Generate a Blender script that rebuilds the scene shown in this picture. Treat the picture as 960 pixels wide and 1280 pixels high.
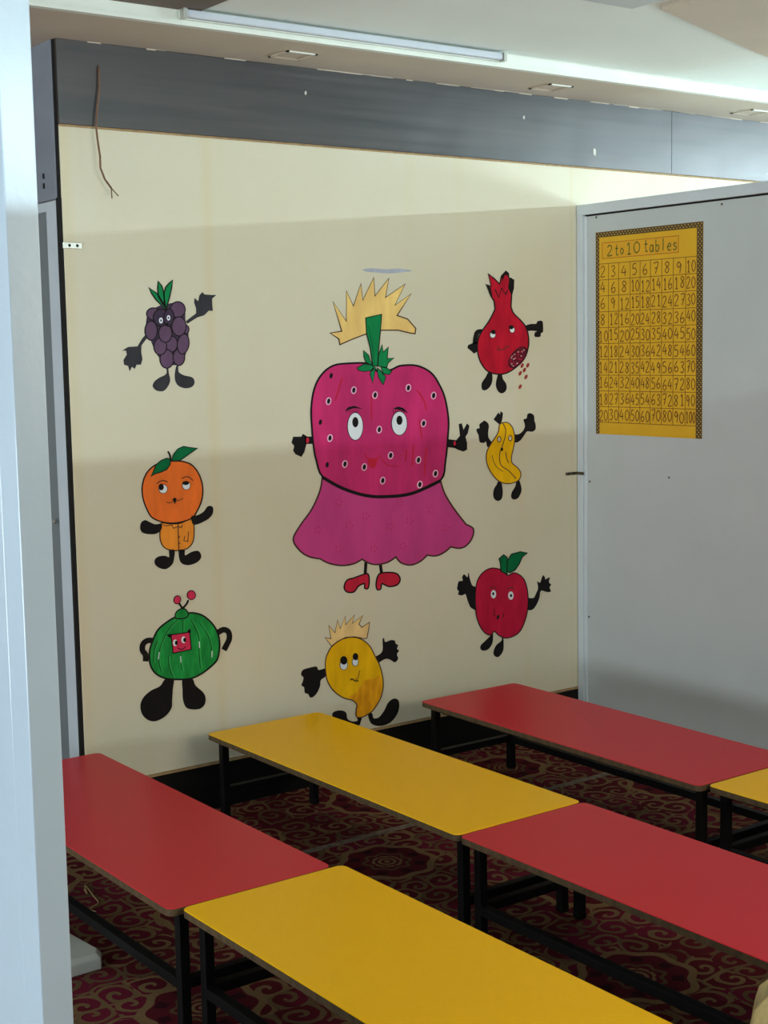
import bpy, bmesh, math, random
from mathutils import Vector, Matrix

for o in list(bpy.data.objects):
    bpy.data.objects.remove(o, do_unlink=True)
SC = bpy.context.scene
COL = SC.collection
random.seed(7)

# ------------------------------------------------------------------ camera
CAM = Vector((-4.06104, -4.22991, 1.54727))
CR = Vector((0.805882, -0.591805, -0.017892))
CU = Vector((0.080048, 0.078962, 0.993659))
CF = Vector((0.586640, 0.802204, -0.111007))
FPX = 1811.44
cam = bpy.data.cameras.new('camera')
cam_ob = bpy.data.objects.new('camera', cam)
COL.objects.link(cam_ob)
m3 = Matrix((CR, CU, -CF)).transposed()
cam_ob.matrix_world = Matrix.Translation(CAM) @ m3.to_4x4()
cam.sensor_fit = 'VERTICAL'
cam.sensor_height = 24.0
cam.lens = FPX / 1280.0 * 24.0
cam.clip_start = 0.05
SC.camera = cam_ob

def ray(px, py):
    return CF + CR * ((px - 480) / FPX) - CU * ((py - 640) / FPX)
def on(px, py, axis, val):
    q = ray(px, py)
    return CAM + q * ((val - CAM[axis]) / q[axis])

# ------------------------------------------------------------------ view, world, large lights
SC.view_settings.view_transform = 'Standard'
SC.view_settings.look = 'None'
SC.view_settings.gamma = 1.0
SC.view_settings.use_curve_mapping = False
SC.view_settings.exposure = 0.0

W = bpy.data.worlds.new('world')
SC.world = W
W.use_nodes = True
W.node_tree.nodes['Background'].inputs[0].default_value = (0.62, 0.78, 1.0, 1)
W.node_tree.nodes['Background'].inputs[1].default_value = 0.6

def area(name, loc, direction, sx, sy, power, col):
    l = bpy.data.lights.new(name, 'AREA')
    l.shape = 'RECTANGLE'; l.size = sx; l.size_y = sy
    l.energy = power; l.color = col
    o = bpy.data.objects.new(name, l)
    COL.objects.link(o)
    o.location = loc
    o.rotation_euler = Vector(direction).to_track_quat('-Z', 'Y').to_euler()
    return o
# daylight through the windows of the hall (front partition, left wall, right wall)
area('daylight_front_window', (-1.65, -4.93, 1.72), (0, 1, 0), 1.4, 0.6, 36, (1.0, 0.88, 0.70))
area('daylight_left_window', (-7.40, -1.9, 1.10), (1, 0, 0.6), 3.6, 1.9, 245, (0.84, 0.94, 1.0))
area('daylight_right_window', (5.38, -2.9, 1.40), (-1, 0, 0.7), 5.4, 2.1, 680, (0.72, 0.92, 1.0))
area('daylight_rear_window', (-2.5, -9.90, 1.55), (0, 1, 0.6), 8.0, 1.2, 380, (0.82, 0.94, 1.0))
# tube lights that burn in the neighbouring parts of the hall
area('tube_light_rear', (-2.0, -7.15, 2.485), (0, 1, -0.05), 7.0, 0.02, 135, (0.72, 0.93, 1.0))
area('tube_light_side', (4.60, -3.0, 2.487), (-1, 0, -0.05), 4.4, 0.045, 210, (0.72, 0.92, 1.0))

# ------------------------------------------------------------------ helpers: tags, materials
def tag(o, label=None, cat=None, group=None, kind=None):
    if label: o['label'] = label
    if cat: o['category'] = cat
    if group: o['group'] = group
    if kind: o['kind'] = kind
    return o

def lin(c):
    return tuple(((v / 255) / 12.92 if v / 255 <= 0.04045 else ((v / 255 + 0.055) / 1.055) ** 2.4) for v in c)

class NT:
    def __init__(s, name):
        s.m = bpy.data.materials.new(name); s.m.use_nodes = True
        s.t = s.m.node_tree; s.b = s.t.nodes['Principled BSDF']
    def n(s, kind, **kw):
        nd = s.t.nodes.new(kind)
        for k, v in kw.items():
            if k.startswith('i_'):
                key = k[2:]
                nd.inputs[int(key) if key.isdigit() else key].default_value = v
            else: setattr(nd, k, v)
        return nd
    def l(s, a, b): s.t.links.new(a, b)
    def math(s, op, a, b=None, c=None, clamp=False):
        nd = s.t.nodes.new('ShaderNodeMath'); nd.operation = op; nd.use_clamp = clamp
        for i, v in enumerate((a, b, c)):
            if v is None: continue
            if isinstance(v, (int, float)): nd.inputs[i].default_value = v
            else: s.l(v, nd.inputs[i])
        return nd.outputs[0]
    def mix(s, fac, a, b, mode='MIX'):
        nd = s.t.nodes.new('ShaderNodeMix'); nd.data_type = 'RGBA'; nd.blend_type = mode
        for sock, v in ((nd.inputs[0], fac), (nd.inputs[6], a), (nd.inputs[7], b)):
            if isinstance(v, (int, float)): sock.default_value = v
            elif isinstance(v, tuple): sock.default_value = (*v[:3], 1)
            else: s.l(v, sock)
        return nd.outputs[2]

def mat(name, rgb, rough=0.6, spec=0.5, metal=0.0, vary=0.12, scale=30.0, bump=0.0, bscale=200.0, coat=0.0, stretch=None, alb=None):
    t = NT(name); c = alb if alb else lin(rgb)
    tc = t.n('ShaderNodeTexCoord')
    src = tc.outputs['Object']
    if stretch:
        mp = t.n('ShaderNodeMapping'); mp.inputs['Scale'].default_value = stretch
        t.l(src, mp.inputs[0]); src = mp.outputs[0]
    nz = t.n('ShaderNodeTexNoise', i_Scale=scale, i_Detail=4.0)
    t.l(src, nz.inputs['Vector'])
    lo = tuple(v * (1 - vary) for v in c); hi = tuple(min(1, v * (1 + vary)) for v in c)
    mr = t.n('ShaderNodeMapRange', i_1=0.3, i_2=0.7); t.l(nz.outputs[0], mr.inputs[0])
    t.l(t.mix(mr.outputs[0], lo, hi), t.b.inputs['Base Color'])
    t.b.inputs['Roughness'].default_value = rough
    t.b.inputs['Specular IOR Level'].default_value = spec
    t.b.inputs['Metallic'].default_value = metal
    t.b.inputs['Coat Weight'].default_value = coat
    if bump:
        n2 = t.n('ShaderNodeTexNoise', i_Scale=bscale, i_Detail=3.0); t.l(tc.outputs['Object'], n2.inputs['Vector'])
        bp = t.n('ShaderNodeBump', i_Strength=bump, i_Distance=0.002)
        t.l(n2.outputs[0], bp.inputs['Height']); t.l(bp.outputs[0], t.b.inputs['Normal'])
    return t.m

def paint(name, rgb, f=0.52, vary=0.16, scale=22.0):
    # brush paint; rgb as photographed, divided by the light on the upper (f > .54) or lower wall
    k = (.71, .71, .70) if f > .54 else (.53, .50, .44)
    c = tuple(v / w for v, w in zip(lin(rgb), k))
    top = max(c)
    if top > .92: c = tuple(v * .92 / top for v in c)
    return mat(name, None, rough=0.6, spec=0.12, vary=vary, scale=scale, stretch=(1, 1, 0.35), alb=c)

M = {}
def wall_cream():
    t = NT('cream_painted_board')
    tc = t.n('ShaderNodeTexCoord'); P = tc.outputs['Object']
    a = t.n('ShaderNodeTexNoise', i_Scale=1.6, i_Detail=5.0); t.l(P, a.inputs[0])
    b = t.n('ShaderNodeTexNoise', i_Scale=420.0, i_Detail=2.0); t.l(P, b.inputs[0])
    mp = t.n('ShaderNodeMapping'); mp.inputs['Scale'].default_value = (9, 1, .5); t.l(P, mp.inputs[0])
    s = t.n('ShaderNodeTexNoise', i_Scale=1.0, i_Detail=4.0); t.l(mp.outputs[0], s.inputs[0])
    r1 = t.n('ShaderNodeMapRange', i_1=.35, i_2=.65); t.l(a.outputs[0], r1.inputs[0])
    c = t.mix(r1.outputs[0], lin((217, 211, 185)), lin((222, 216, 193)))
    r2 = t.n('ShaderNodeMapRange', i_1=.58, i_2=.75, i_4=.35); t.l(s.outputs[0], r2.inputs[0])
    c = t.mix(r2.outputs[0], c, lin((221, 208, 168)))
    r3 = t.n('ShaderNodeMapRange', i_1=.3, i_2=.7, i_3=.94, i_4=1.05); t.l(b.outputs[0], r3.inputs[0])
    c = t.mix(1.0, c, r3.outputs[0], 'MULTIPLY')
    # yellowed vertical joint and free edge of the board
    sx = t.n('ShaderNodeSeparateXYZ'); t.l(P, sx.inputs[0])
    for x0, w0, amt in ((-1.665, .03, .45), (-2.16, .035, .5), (-.03, .012, .4)):
        g = t.math('ABSOLUTE', t.math('SUBTRACT', sx.outputs[0], x0))
        mrn = t.n('ShaderNodeMapRange', i_1=0.0, i_2=w0, i_3=amt, i_4=0.0); t.l(g, mrn.inputs[0])
        c = t.mix(t.math('MULTIPLY', mrn.outputs[0], s.outputs[0]), c, lin((216, 192, 128)))
    # small scuffs
    d = t.n('ShaderNodeTexNoise', i_Scale=14.0, i_Detail=6.0, i_Roughness=.7); t.l(P, d.inputs[0])
    r4 = t.n('ShaderNodeMapRange', i_1=.70, i_2=.78, i_4=.45); t.l(d.outputs[0], r4.inputs[0])
    c = t.mix(r4.outputs[0], c, lin((176, 164, 128)))
    t.l(c, t.b.inputs['Base Color'])
    t.b.inputs['Roughness'].default_value = .62
    t.b.inputs['Specular IOR Level'].default_value = .3
    # woven wallpaper-like fine relief
    w = t.n('ShaderNodeTexWave', i_Scale=55.0, i_Distortion=2.0, i_Detail=1.0, bands_direction='Z'); t.l(P, w.inputs[0])
    h = t.math('ADD', t.math('MULTIPLY', w.outputs[1], .4), b.outputs[0])
    bp = t.n('ShaderNodeBump', i_Strength=.16, i_Distance=.002); t.l(h, bp.inputs['Height']); t.l(bp.outputs[0], t.b.inputs['Normal'])
    return t.m
M['cream'] = wall_cream()

def beam_mat():
    t = NT('dark_laminate'); tc = t.n('ShaderNodeTexCoord'); P = tc.outputs['Object']
    mp = t.n('ShaderNodeMapping'); mp.inputs['Scale'].default_value = (.5, 1, 14); t.l(P, mp.inputs[0])
    a = t.n('ShaderNodeTexNoise', i_Scale=2.4, i_Detail=7.0, i_Distortion=.2); t.l(mp.outputs[0], a.inputs[0])
    r = t.n('ShaderNodeMapRange', i_1=.3, i_2=.72); t.l(a.outputs[0], r.inputs[0])
    c = t.mix(r.outputs[0], lin((26, 26, 29)), lin((56, 49, 47)))
    t.l(c, t.b.inputs['Base Color'])
    r2 = t.n('ShaderNodeMapRange', i_1=.3, i_2=.7, i_3=.33, i_4=.40); t.l(a.outputs[0], r2.inputs[0])
    t.l(r2.outputs[0], t.b.inputs['Roughness'])
    b = t.n('ShaderNodeTexNoise', i_Scale=2.2, i_Detail=2.0); t.l(P, b.inputs[0])
    bp = t.n('ShaderNodeBump', i_Strength=.5, i_Distance=.01); t.l(b.outputs[0], bp.inputs['Height']); t.l(bp.outputs[0], t.b.inputs['Normal'])
    t.b.inputs['Specular IOR Level'].default_value = .85
    return t.m
M['beam'] = beam_mat()
M['beam_sheen'] = mat('dark_laminate_painted_sheen', (138, 144, 156), rough=.35, spec=.5, vary=.2, scale=5, stretch=(1, .3, 1))  # same dark laminate as the beam, lighter: its reflected daylight is painted in

def carpet():
    t = NT('scroll_carpet'); tc = t.n('ShaderNodeTexCoord'); P = tc.outputs['Object']
    wob = t.n('ShaderNodeTexNoise', i_Scale=7.0, i_Detail=2.0); t.l(P, wob.inputs[0])
    vm = t.n('ShaderNodeVectorMath', operation='MULTIPLY_ADD'); t.l(wob.outputs[1], vm.inputs[0])
    vm.inputs[1].default_value = (.05, .05, 0); t.l(P, vm.inputs[2])
    Q = vm.outputs[0]
    # scrolls: one spiral per voronoi cell
    S = 10.0
    vo = t.n('ShaderNodeTexVoronoi', i_Scale=S, i_Randomness=.55, voronoi_dimensions='2D'); t.l(Q, vo.inputs['Vector'])
    sc = t.n('ShaderNodeVectorMath', operation='SUBTRACT')
    t.l(Q, sc.inputs[0]); t.l(vo.outputs['Position'], sc.inputs[1])
    sx = t.n('ShaderNodeSeparateXYZ'); t.l(sc.outputs[0], sx.inputs[0])
    th = t.math('ARCTAN2', sx.outputs[1], sx.outputs[0])
    rr = t.math('SQRT', t.math('ADD', t.math('POWER', sx.outputs[0], 2), t.math('POWER', sx.outputs[1], 2)))
    cs = t.n('ShaderNodeSeparateColor'); t.l(vo.outputs['Color'], cs.inputs[0])
    sign = t.math('SUBTRACT', t.math('MULTIPLY', t.math('GREATER_THAN', cs.outputs[0], .5), 2), 1)
    ph = t.math('ADD', t.math('MULTIPLY', th, sign), t.math('MULTIPLY', rr, 6.283 * 25))
    ph = t.math('ADD', ph, t.math('MULTIPLY', cs.outputs[1], 6.28))
    spiral = t.math('SINE', ph)
    inside = t.math('LESS_THAN', rr, .062)
    spm = t.math('MULTIPLY', t.math('GREATER_THAN', spiral, .42), inside)
    # stems along cell borders
    ve = t.n('ShaderNodeTexVoronoi', i_Scale=S, i_Randomness=.55, voronoi_dimensions='2D', feature='DISTANCE_TO_EDGE'); t.l(Q, ve.inputs['Vector'])
    e = ve.outputs['Distance']
    nz = t.n('ShaderNodeTexNoise', i_Scale=11.0, i_Detail=1.0); t.l(P, nz.inputs[0])
    stem = t.math('MULTIPLY', t.math('LESS_THAN', e, .055), t.math('GREATER_THAN', nz.outputs[0], .46))
    pat = t.math('MAXIMUM', spm, stem)
    # medallions on a staggered grid
    px = t.n('ShaderNodeSeparateXYZ'); t.l(P, px.inputs[0])
    CX, CY = .62, .52
    row = t.math('FLOOR', t.math('DIVIDE', px.outputs[1], CY))
    xo = t.math('ADD', px.outputs[0], t.math('MULTIPLY', t.math('MODULO', t.math('ABSOLUTE', row), 2), CX / 2))
    lx = t.math('MULTIPLY', t.math('SUBTRACT', t.math('FRACT', t.math('DIVIDE', xo, CX)), .5), CX)
    ly = t.math('MULTIPLY', t.math('SUBTRACT', t.math('FRACT', t.math('DIVIDE', px.outputs[1], CY)), .5), CY)
    mr = t.math('SQRT', t.math('ADD', t.math('POWER', lx, 2), t.math('POWER', ly, 2)))
    mt = t.math('ARCTAN2', ly, lx)
    pet = t.math('MULTIPLY', t.math('COSINE', t.math('MULTIPLY', mt, 8)), .007)
    mr2 = t.math('ADD', mr, pet)
    med = t.math('LESS_THAN', mr2, .150)
    ring = t.math('MULTIPLY', t.math('GREATER_THAN', mr2, .128), t.math('LESS_THAN', mr2, .150))
    ring2 = t.math('MULTIPLY', t.math('GREATER_THAN', mr2, .060), t.math('LESS_THAN', mr2, .072))
    core = t.math('MULTIPLY', t.math('LESS_THAN', mr2, .05), t.math('GREATER_THAN', t.math('SINE', t.math('MULTIPLY', mr, 330)), -.1))
    petals = t.math('MULTIPLY', t.math('MULTIPLY', t.math('GREATER_THAN', mr, .085), t.math('LESS_THAN', mr, .115)), t.math('GREATER_THAN', t.math('COSINE', t.math('MULTIPLY', mt, 8)), .3))
    # colours
    wine = lin((88, 22, 32)); plum = lin((54, 15, 24)); beige = lin((130, 102, 70)); olive = lin((96, 74, 52)); mag = lin((104, 26, 46))
    big = t.n('ShaderNodeTexNoise', i_Scale=4.0, i_Detail=1.0); t.l(P, big.inputs[0])
    bg = t.mix(t.math('GREATER_THAN', big.outputs[0], .54), wine, mag)
    fg = t.mix(cs.outputs[2], beige, olive)
    c = t.mix(pat, bg, fg)
    medc = t.mix(ring, t.mix(petals, wine, plum), beige)
    medc = t.mix(ring2, medc, olive)
    medc = t.mix(core, medc, beige)
    c = t.mix(med, c, medc)
    f = t.n('ShaderNodeTexNoise', i_Scale=260.0, i_Detail=2.0); t.l(P, f.inputs[0])
    fr = t.n('ShaderNodeMapRange', i_1=.25, i_2=.75, i_3=.7, i_4=1.2); t.l(f.outputs[0], fr.inputs[0])
    c = t.mix(1.0, c, fr.outputs[0], 'MULTIPLY')
    t.l(c, t.b.inputs['Base Color'])
    t.b.inputs['Roughness'].default_value = .95
    t.b.inputs['Specular IOR Level'].default_value = .1
    bp = t.n('ShaderNodeBump', i_Strength=.5, i_Distance=.004); t.l(f.outputs[0], bp.inputs['Height']); t.l(bp.outputs[0], t.b.inputs['Normal'])
    return t.m
M['carpet'] = carpet()
M['seam'] = mat('grey_seam_tape', (112, 98, 82), rough=.9, vary=.4, scale=45)
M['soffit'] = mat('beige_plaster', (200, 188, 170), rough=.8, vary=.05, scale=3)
M['ceil'] = mat('pale_green_white_plaster', (232, 240, 234), rough=.8, vary=.03, scale=2)
M['trimw'] = mat('white_trim_paint', (226, 230, 220), rough=.5, vary=.04, scale=8)
M['steel'] = mat('pale_blue_grey_enamel', (205, 214, 221), rough=.3, spec=.55, vary=.04, scale=6, bump=.06, bscale=90)
M['door'] = mat('glossy_pale_blue_enamel', (190, 206, 220), rough=.2, spec=.6, vary=.03, scale=4, bump=.10, bscale=110)
M['panel'] = mat('grey_laminate_panel', (192, 199, 201), rough=.45, spec=.4, vary=.03, scale=3)
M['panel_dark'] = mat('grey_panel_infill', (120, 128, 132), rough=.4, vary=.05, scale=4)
M['black'] = mat('black_skirting', (14, 13, 13), rough=.7, spec=.2, vary=.2)
M['iron'] = mat('black_enamelled_steel', (9, 9, 10), rough=.55, spec=.2, vary=.3, scale=40)
M['rawedge'] = mat('raw_board_edge', (168, 138, 96), rough=.8, vary=.2, scale=40)
M['red'] = mat('red_laminate', (202, 42, 54), rough=.34, spec=.12, vary=.05, scale=500, bump=.05, bscale=700)
M['yellow'] = mat('yellow_laminate', (250, 190, 0), rough=.34, spec=.12, vary=.04, scale=500, bump=.05, bscale=700)
M['ply'] = mat('brown_ply_edge', (86, 66, 40), rough=.7, vary=.35, scale=60)
M['zinc'] = mat('zinc_bracket', (190, 190, 182), rough=.35, metal=.8, vary=.1)
M['darkmetal'] = mat('dark_bracket', (96, 88, 70), rough=.4, metal=.6, vary=.3)
M['copper'] = mat('brown_wire_sheath', (110, 76, 52), rough=.6, vary=.2, scale=80)
M['plasticw'] = mat('white_plastic', (188, 188, 180), rough=.45, vary=.06, scale=10)
M['hole'] = mat('drilled_hole', (18, 16, 15), rough=.9)
M['tube'] = mat('frosted_tube_cover', (190, 196, 204), rough=.5, spec=.5, vary=.02)
M['brown'] = mat('dark_brown_board', (104, 88, 76), rough=.6, vary=.2, scale=6)
M['hall'] = mat('hall_plaster', (205, 203, 192), rough=.85, vary=.04, scale=2)
M['glass'] = mat('window_pane', (210, 225, 232), rough=.1, spec=.5, vary=.0)
M['cloth'] = mat('cream_gold_cloth', (205, 186, 134), rough=.85, vary=.42, scale=34, bump=.4, bscale=160, stretch=(1, 1, .25))

# ------------------------------------------------------------------ helpers: geometry
class MB:
    def __init__(s): s.v = []; s.f = []; s.mi = []; s.ms = []; s.sm = []
    def mslot(s, m):
        if m not in s.ms: s.ms.append(m)
        return s.ms.index(m)
    def face(s, idx, m, smooth=False): s.f.append(idx); s.mi.append(s.mslot(m)); s.sm.append(smooth)
    def box(s, a, b, m):
        x0, y0, z0 = a; x1, y1, z1 = b; k = len(s.v)
        x0, x1 = min(x0, x1), max(x0, x1); y0, y1 = min(y0, y1), max(y0, y1); z0, z1 = min(z0, z1), max(z0, z1)
        s.v += [(x0,y0,z0),(x1,y0,z0),(x1,y1,z0),(x0,y1,z0),(x0,y0,z1),(x1,y0,z1),(x1,y1,z1),(x0,y1,z1)]
        for q in ((0,3,2,1),(4,5,6,7),(0,1,5,4),(1,2,6,5),(2,3,7,6),(3,0,4,7)): s.face([k+i for i in q], m)
        return s
    def tube(s, pts, r, m, n=8, cap=True):
        k = len(s.v); pts = [Vector(p) for p in pts]; L = len(pts)
        rs = r if isinstance(r, (list, tuple)) else [r] * L
        for i, p in enumerate(pts):
            d = (pts[min(i+1, L-1)] - pts[max(i-1, 0)]).normalized()
            a = d.cross(Vector((.3, 1, .2))).normalized(); b = d.cross(a)
            for j in range(n):
                w = 2 * math.pi * j / n
                s.v.append(tuple(p + (a * math.cos(w) + b * math.sin(w)) * rs[i]))
        for i in range(L - 1):
            for j in range(n):
                s.face([k+i*n+j, k+i*n+(j+1) % n, k+(i+1)*n+(j+1) % n, k+(i+1)*n+j], m, True)
        if cap:
            s.face([k+j for j in range(n)][::-1], m); s.face([k+(L-1)*n+j for j in range(n)], m)
        return s
    def prism(s, pts3, off, m, side=None):
        # polygon pts3 (on a surface) raised by vector off, with side walls
        k = len(s.v); n = len(pts3); off = Vector(off)
        s.v += [tuple(Vector(p) + off) for p in pts3] + [tuple(p) for p in pts3]
        s.face(list(range(k, k + n)), m)
        for i in range(n):
            j = (i + 1) % n
            s.face([k+i, k+n+i, k+n+j, k+j], side or m)
        return s
    def build(s, name, parent=None, bevel=0, loc=None, seg=2):
        me = bpy.data.meshes.new(name); me.from_pydata(s.v, [], s.f)
        for m in s.ms: me.materials.append(m)
        for p, i, sm in zip(me.polygons, s.mi, s.sm): p.material_index = i; p.use_smooth = sm
        me.update()
        o = bpy.data.objects.new(name, me); COL.objects.link(o)
        if loc: o.location = loc
        if parent: o.parent = parent
        bm = bmesh.new(); bm.from_mesh(me)
        if not s.flat_only(): bmesh.ops.recalc_face_normals(bm, faces=bm.faces)
        if bevel:
            es = [e for e in bm.edges if len(e.link_faces) == 2 and e.calc_face_angle(0) > .6]
            bmesh.ops.bevel(bm, geom=es, offset=bevel, segments=seg, affect='EDGES', profile=.5, clamp_overlap=True)
        bm.to_mesh(me); bm.free()
        return o
    def flat_only(s): return getattr(s, 'noflip', False)

def empty(name, loc=(0, 0, 0), rz=0):
    o = bpy.data.objects.new(name, None); COL.objects.link(o); o.location = loc; o.rotation_euler.z = rz
    o.empty_display_size = .05
    return o
def struct(name, mb, parent=None, bevel=0, label=None):
    o = mb.build(name, parent, bevel)
    if not parent: tag(o, label, None, None, 'structure')
    return o

# ------------------------------------------------------------------ the room shell
XL = -2.1715            # free end of the painted wall
ZB, ZS, ZC = 2.248, 2.504, 2.552   # beam underside, soffit, main ceiling
HX0, HX1, HY0, HY1 = -7.5, 5.5, -10.0, 3.0
fl = struct('floor', MB().box((HX0, HY0, -.05), (HX1, HY1, 0), M['carpet']), label='wine red carpet with beige scrolls and flower medallions')
struct('seam_strip', MB().box((-2.1, -.570, 0), (-.05, -.540, .0015), M['seam']), fl)
cl = struct('ceiling', MB().box((HX0, HY0, ZC), (HX1, -.36, ZC + .1), M['ceil']), label='pale main ceiling')
struct('wall_left', MB().box((HX0 - .1, HY0, 0), (HX0, HY1, ZC), M['hall']), label='plain plaster hall wall')
struct('wall_rear', MB().box((HX0, HY0 - .1, 0), (HX1, HY0, ZC), M['hall']), label='plain plaster hall wall behind the partition')
struct('wall_right', MB().box((HX1, HY0, 0), (HX1 + .1, HY1, ZC), M['hall']), label='plain plaster hall wall beyond the grey partition')
struct('wall_far', MB().box((HX0, HY1, 0), (HX1, HY1 + .1, ZC), M['hall']), label='plain plaster wall closing the passage')

# painted wall
wb = struct('wall_back', MB().box((XL, 0, .1667), (HX1, .05, ZB + .002), M['cream']), bevel=.0015, label='cream painted board wall carrying the fruit mural')
struct('board_core', MB().box((XL + .01, .05, 0), (HX1, .12, ZS), M['hall']), wb)
struct('trim_7', MB().box((XL, -.004, .158), (-.004, -.0005, .1667), M['rawedge']), label='thin raw board edge along the foot of the cream wall')
struct('trim_8', MB().box((XL, -.004, ZB - .003), (HX1, -.0005, ZB + .003), M['rawedge']), label='thin raw board edge below the dark fascia')
struct('baseboard_back', MB().box((XL, .006, 0), (HX1, .05, .158), M['black']), label='black skirting below the cream wall')

# dark laminate beam in boards
bm_ = empty('trim_1'); tag(bm_, 'dark grey laminate fascia boards along the top of the cream wall', None, None, 'structure')
for x0, x1 in ((XL - .004, .529), (.530, 2.2), (2.202, HX1)):
    MB().box((x0, -.012, ZB + .003), (x1, .05, ZS), M['beam']).build('fascia_board', bm_, bevel=.001)
for px, py, r in ((743, 190, .011), (655, 147, .005), (382, 116, .005)):
    p = on(px, py, 1, -.012); n = 7
    pts = [(p.x + r * math.cos(a) * random.uniform(.6, 1.2), -.012, p.z + 1.6 * r * math.sin(a) * random.uniform(.7, 1.2)) for a in [2 * math.pi * i / n for i in range(n)]]
    MB().prism(pts, (0, -.0008, 0), M['hall']).build('chipped_spot', bm_)
# chipped plaster line on top of the beam
k = MB(); x = XL
while x < 3:
    w = random.uniform(.02, .12)
    if random.random() < .62: k.box((x, -.016, ZS - random.uniform(.001, .005)), (x + w, -.006, ZS), M['soffit'])
    x += w
k.build('plaster_remains', bm_)
# beam and steel partition going back at the free end of the wall
sb = empty('trim_2'); tag(sb, 'dark grey laminate boxing at the free end of the wall', None, None, 'structure')
MB().box((XL - .010, .018, 2.028), (XL + .0, .9, ZS), M['beam_sheen']).build('side_board', sb, bevel=.001)
MB().box((XL - .006, .004, 2.03), (XL + .01, .018, ZS), M['hole']).build('open_joint', sb)
for z in (2.105, 2.075):
    MB().box((XL - .0125, .100, z - .008), (XL - .010, .110, z + .008), M['hole']).build('screw_hole', sb)
sp = empty('wall_left_return'); tag(sp, 'pale steel framed partition receding beside the cream wall', None, None, 'structure')
MB().box((XL - .012, .016, 0), (XL + .02, .096, 2.024), M['steel']).build('frame_stile', sp, bevel=.002)
MB().box((XL - .012, .096, 1.995), (XL + .02, .9, 2.024), M['steel']).build('frame_rail', sp, bevel=.002)
MB().box((XL - .012, .82, 0), (XL + .02, .9, 1.995), M['steel']).build('frame_stile', sp, bevel=.002)
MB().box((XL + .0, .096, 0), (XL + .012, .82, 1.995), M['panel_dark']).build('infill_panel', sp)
MB().box((XL - .013, .002, 0), (XL + .002, .016, 2.03), M['hole']).build('open_joint', sp)
for z in (1.02,):
    MB().tube([(XL - .012, .125, z), (XL - .02, .125, z)], .008, M['zinc']).build('stud', sp)

# soffit, its white fascia, recessed square frames
so = struct('ceiling_soffit', MB().box((HX0, -.345, ZS), (HX1, HY1, ZS + .12), M['soffit']), label='beige dropped soffit over the cream wall')
k = MB().box((HX0, -.362, ZS + .006), (HX1, -.345, ZC), M['trimw'])
k.box((HX0, -.370, ZS - .002), (HX1, -.345, ZS + .008), M['trimw'])
struct('trim_3', k, label='white lip along the edge of the soffit')
for cx in (-1.42, -.285, .84):
    f = empty('recessed_frame', (cx, -.163, ZS)); f.parent = so
    d = .058
    for a, b in (((-d, -d), (d, -d + .012)), ((-d, d - .012), (d, d)), ((-d, -d), (-d + .008, d)), ((d - .008, -d), (d, d))):
        MB().box((a[0], a[1], -.004), (b[0], b[1], .0), M['trimw'] if a[1] == -d and b[1] < 0 else M['soffit']).build('frame_edge', f)
# beige slab standing in for a slanting ceiling shadow, pale square box, brown board on the ceiling
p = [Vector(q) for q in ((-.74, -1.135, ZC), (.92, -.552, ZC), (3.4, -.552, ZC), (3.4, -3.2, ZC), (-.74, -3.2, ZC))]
struct('ceiling_shade_slab', MB().prism(p[::-1], (0, 0, -.012), M['soffit']), label='beige slab imitating a slanting shadow on the ceiling')
struct('trim_5', MB().box((-1.9, -1.078, ZC - .006), (-.806, -2.2, ZC), M['panel']), bevel=.001, label='grey square panel on the ceiling')
struct('trim_6', MB().box((-3.2, -.365, ZC - .006), (-1.88, -1.4, ZC), M['brown']), label='dark brown board on the ceiling')

# grey partition on the right
wr = empty('wall_partition'); tag(wr, 'grey panelled partition holding the yellow tables chart', None, None, 'structure')
PH = 2.10; PY = -4.98
ys = [(-.0, -1.25), (-1.25, -2.5), (-2.5, -3.75), (-3.75, PY)]
MB().box((-.003, -.003, PH - .040), (.037, PY, PH), M['steel']).build('frame_rail', wr, bevel=.0015)
MB().box((-.003, -.003, .0), (.037, PY, .06), M['steel']).build('frame_rail', wr, bevel=.0015)
for i, (y1, y0) in enumerate(ys):
    MB().box((-.003, y1 - .003, .06), (.037, y1 - .034, PH - .040), M['steel']).build('frame_stile', wr, bevel=.0015)
    MB().box((.006, y1 - .052, .06), (.016, y0 - .003, PH - .047), M['panel']).build('panel', wr)
    MB().box((-.001, y1 - .036, .06), (.012, y1 - .052, PH - .046), M['steel']).build('glazing_bead', wr, bevel=.003)
    MB().box((.010, y1 - .036, PH - .0475), (.014, y0 - .003, PH - .040), M['hole']).build('shadow_gap', wr)
for y, z in ((-.1032, 2.046), (-.7311, 2.040), (-.0647, 1.0112), (-.4864, 1.0526), (-.0584, .4629)):
    MB().tube([(.007, y, z), (.0045, y, z)], .0045, M['darkmetal']).build('screw', wr)

# open door leaf the photographer stands beside
d1 = empty('door_1', (-3.445, -2.749, 0)); tag(d1, 'glossy pale steel door leaf standing open', None, None, 'structure')
MB().box((-.0185, 0, .02), (.0185, .05, 2.08), M['door']).build('edge_stile', d1, bevel=.0015)
MB().box((-.0180, .0502, .02), (.0180, .86, 2.08), M['door']).build('leaf', d1, bevel=.0015)
MB().box((-.010, .02, 0), (.010, .84, .0195), M['iron']).build('floor_brush', d1)

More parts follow.
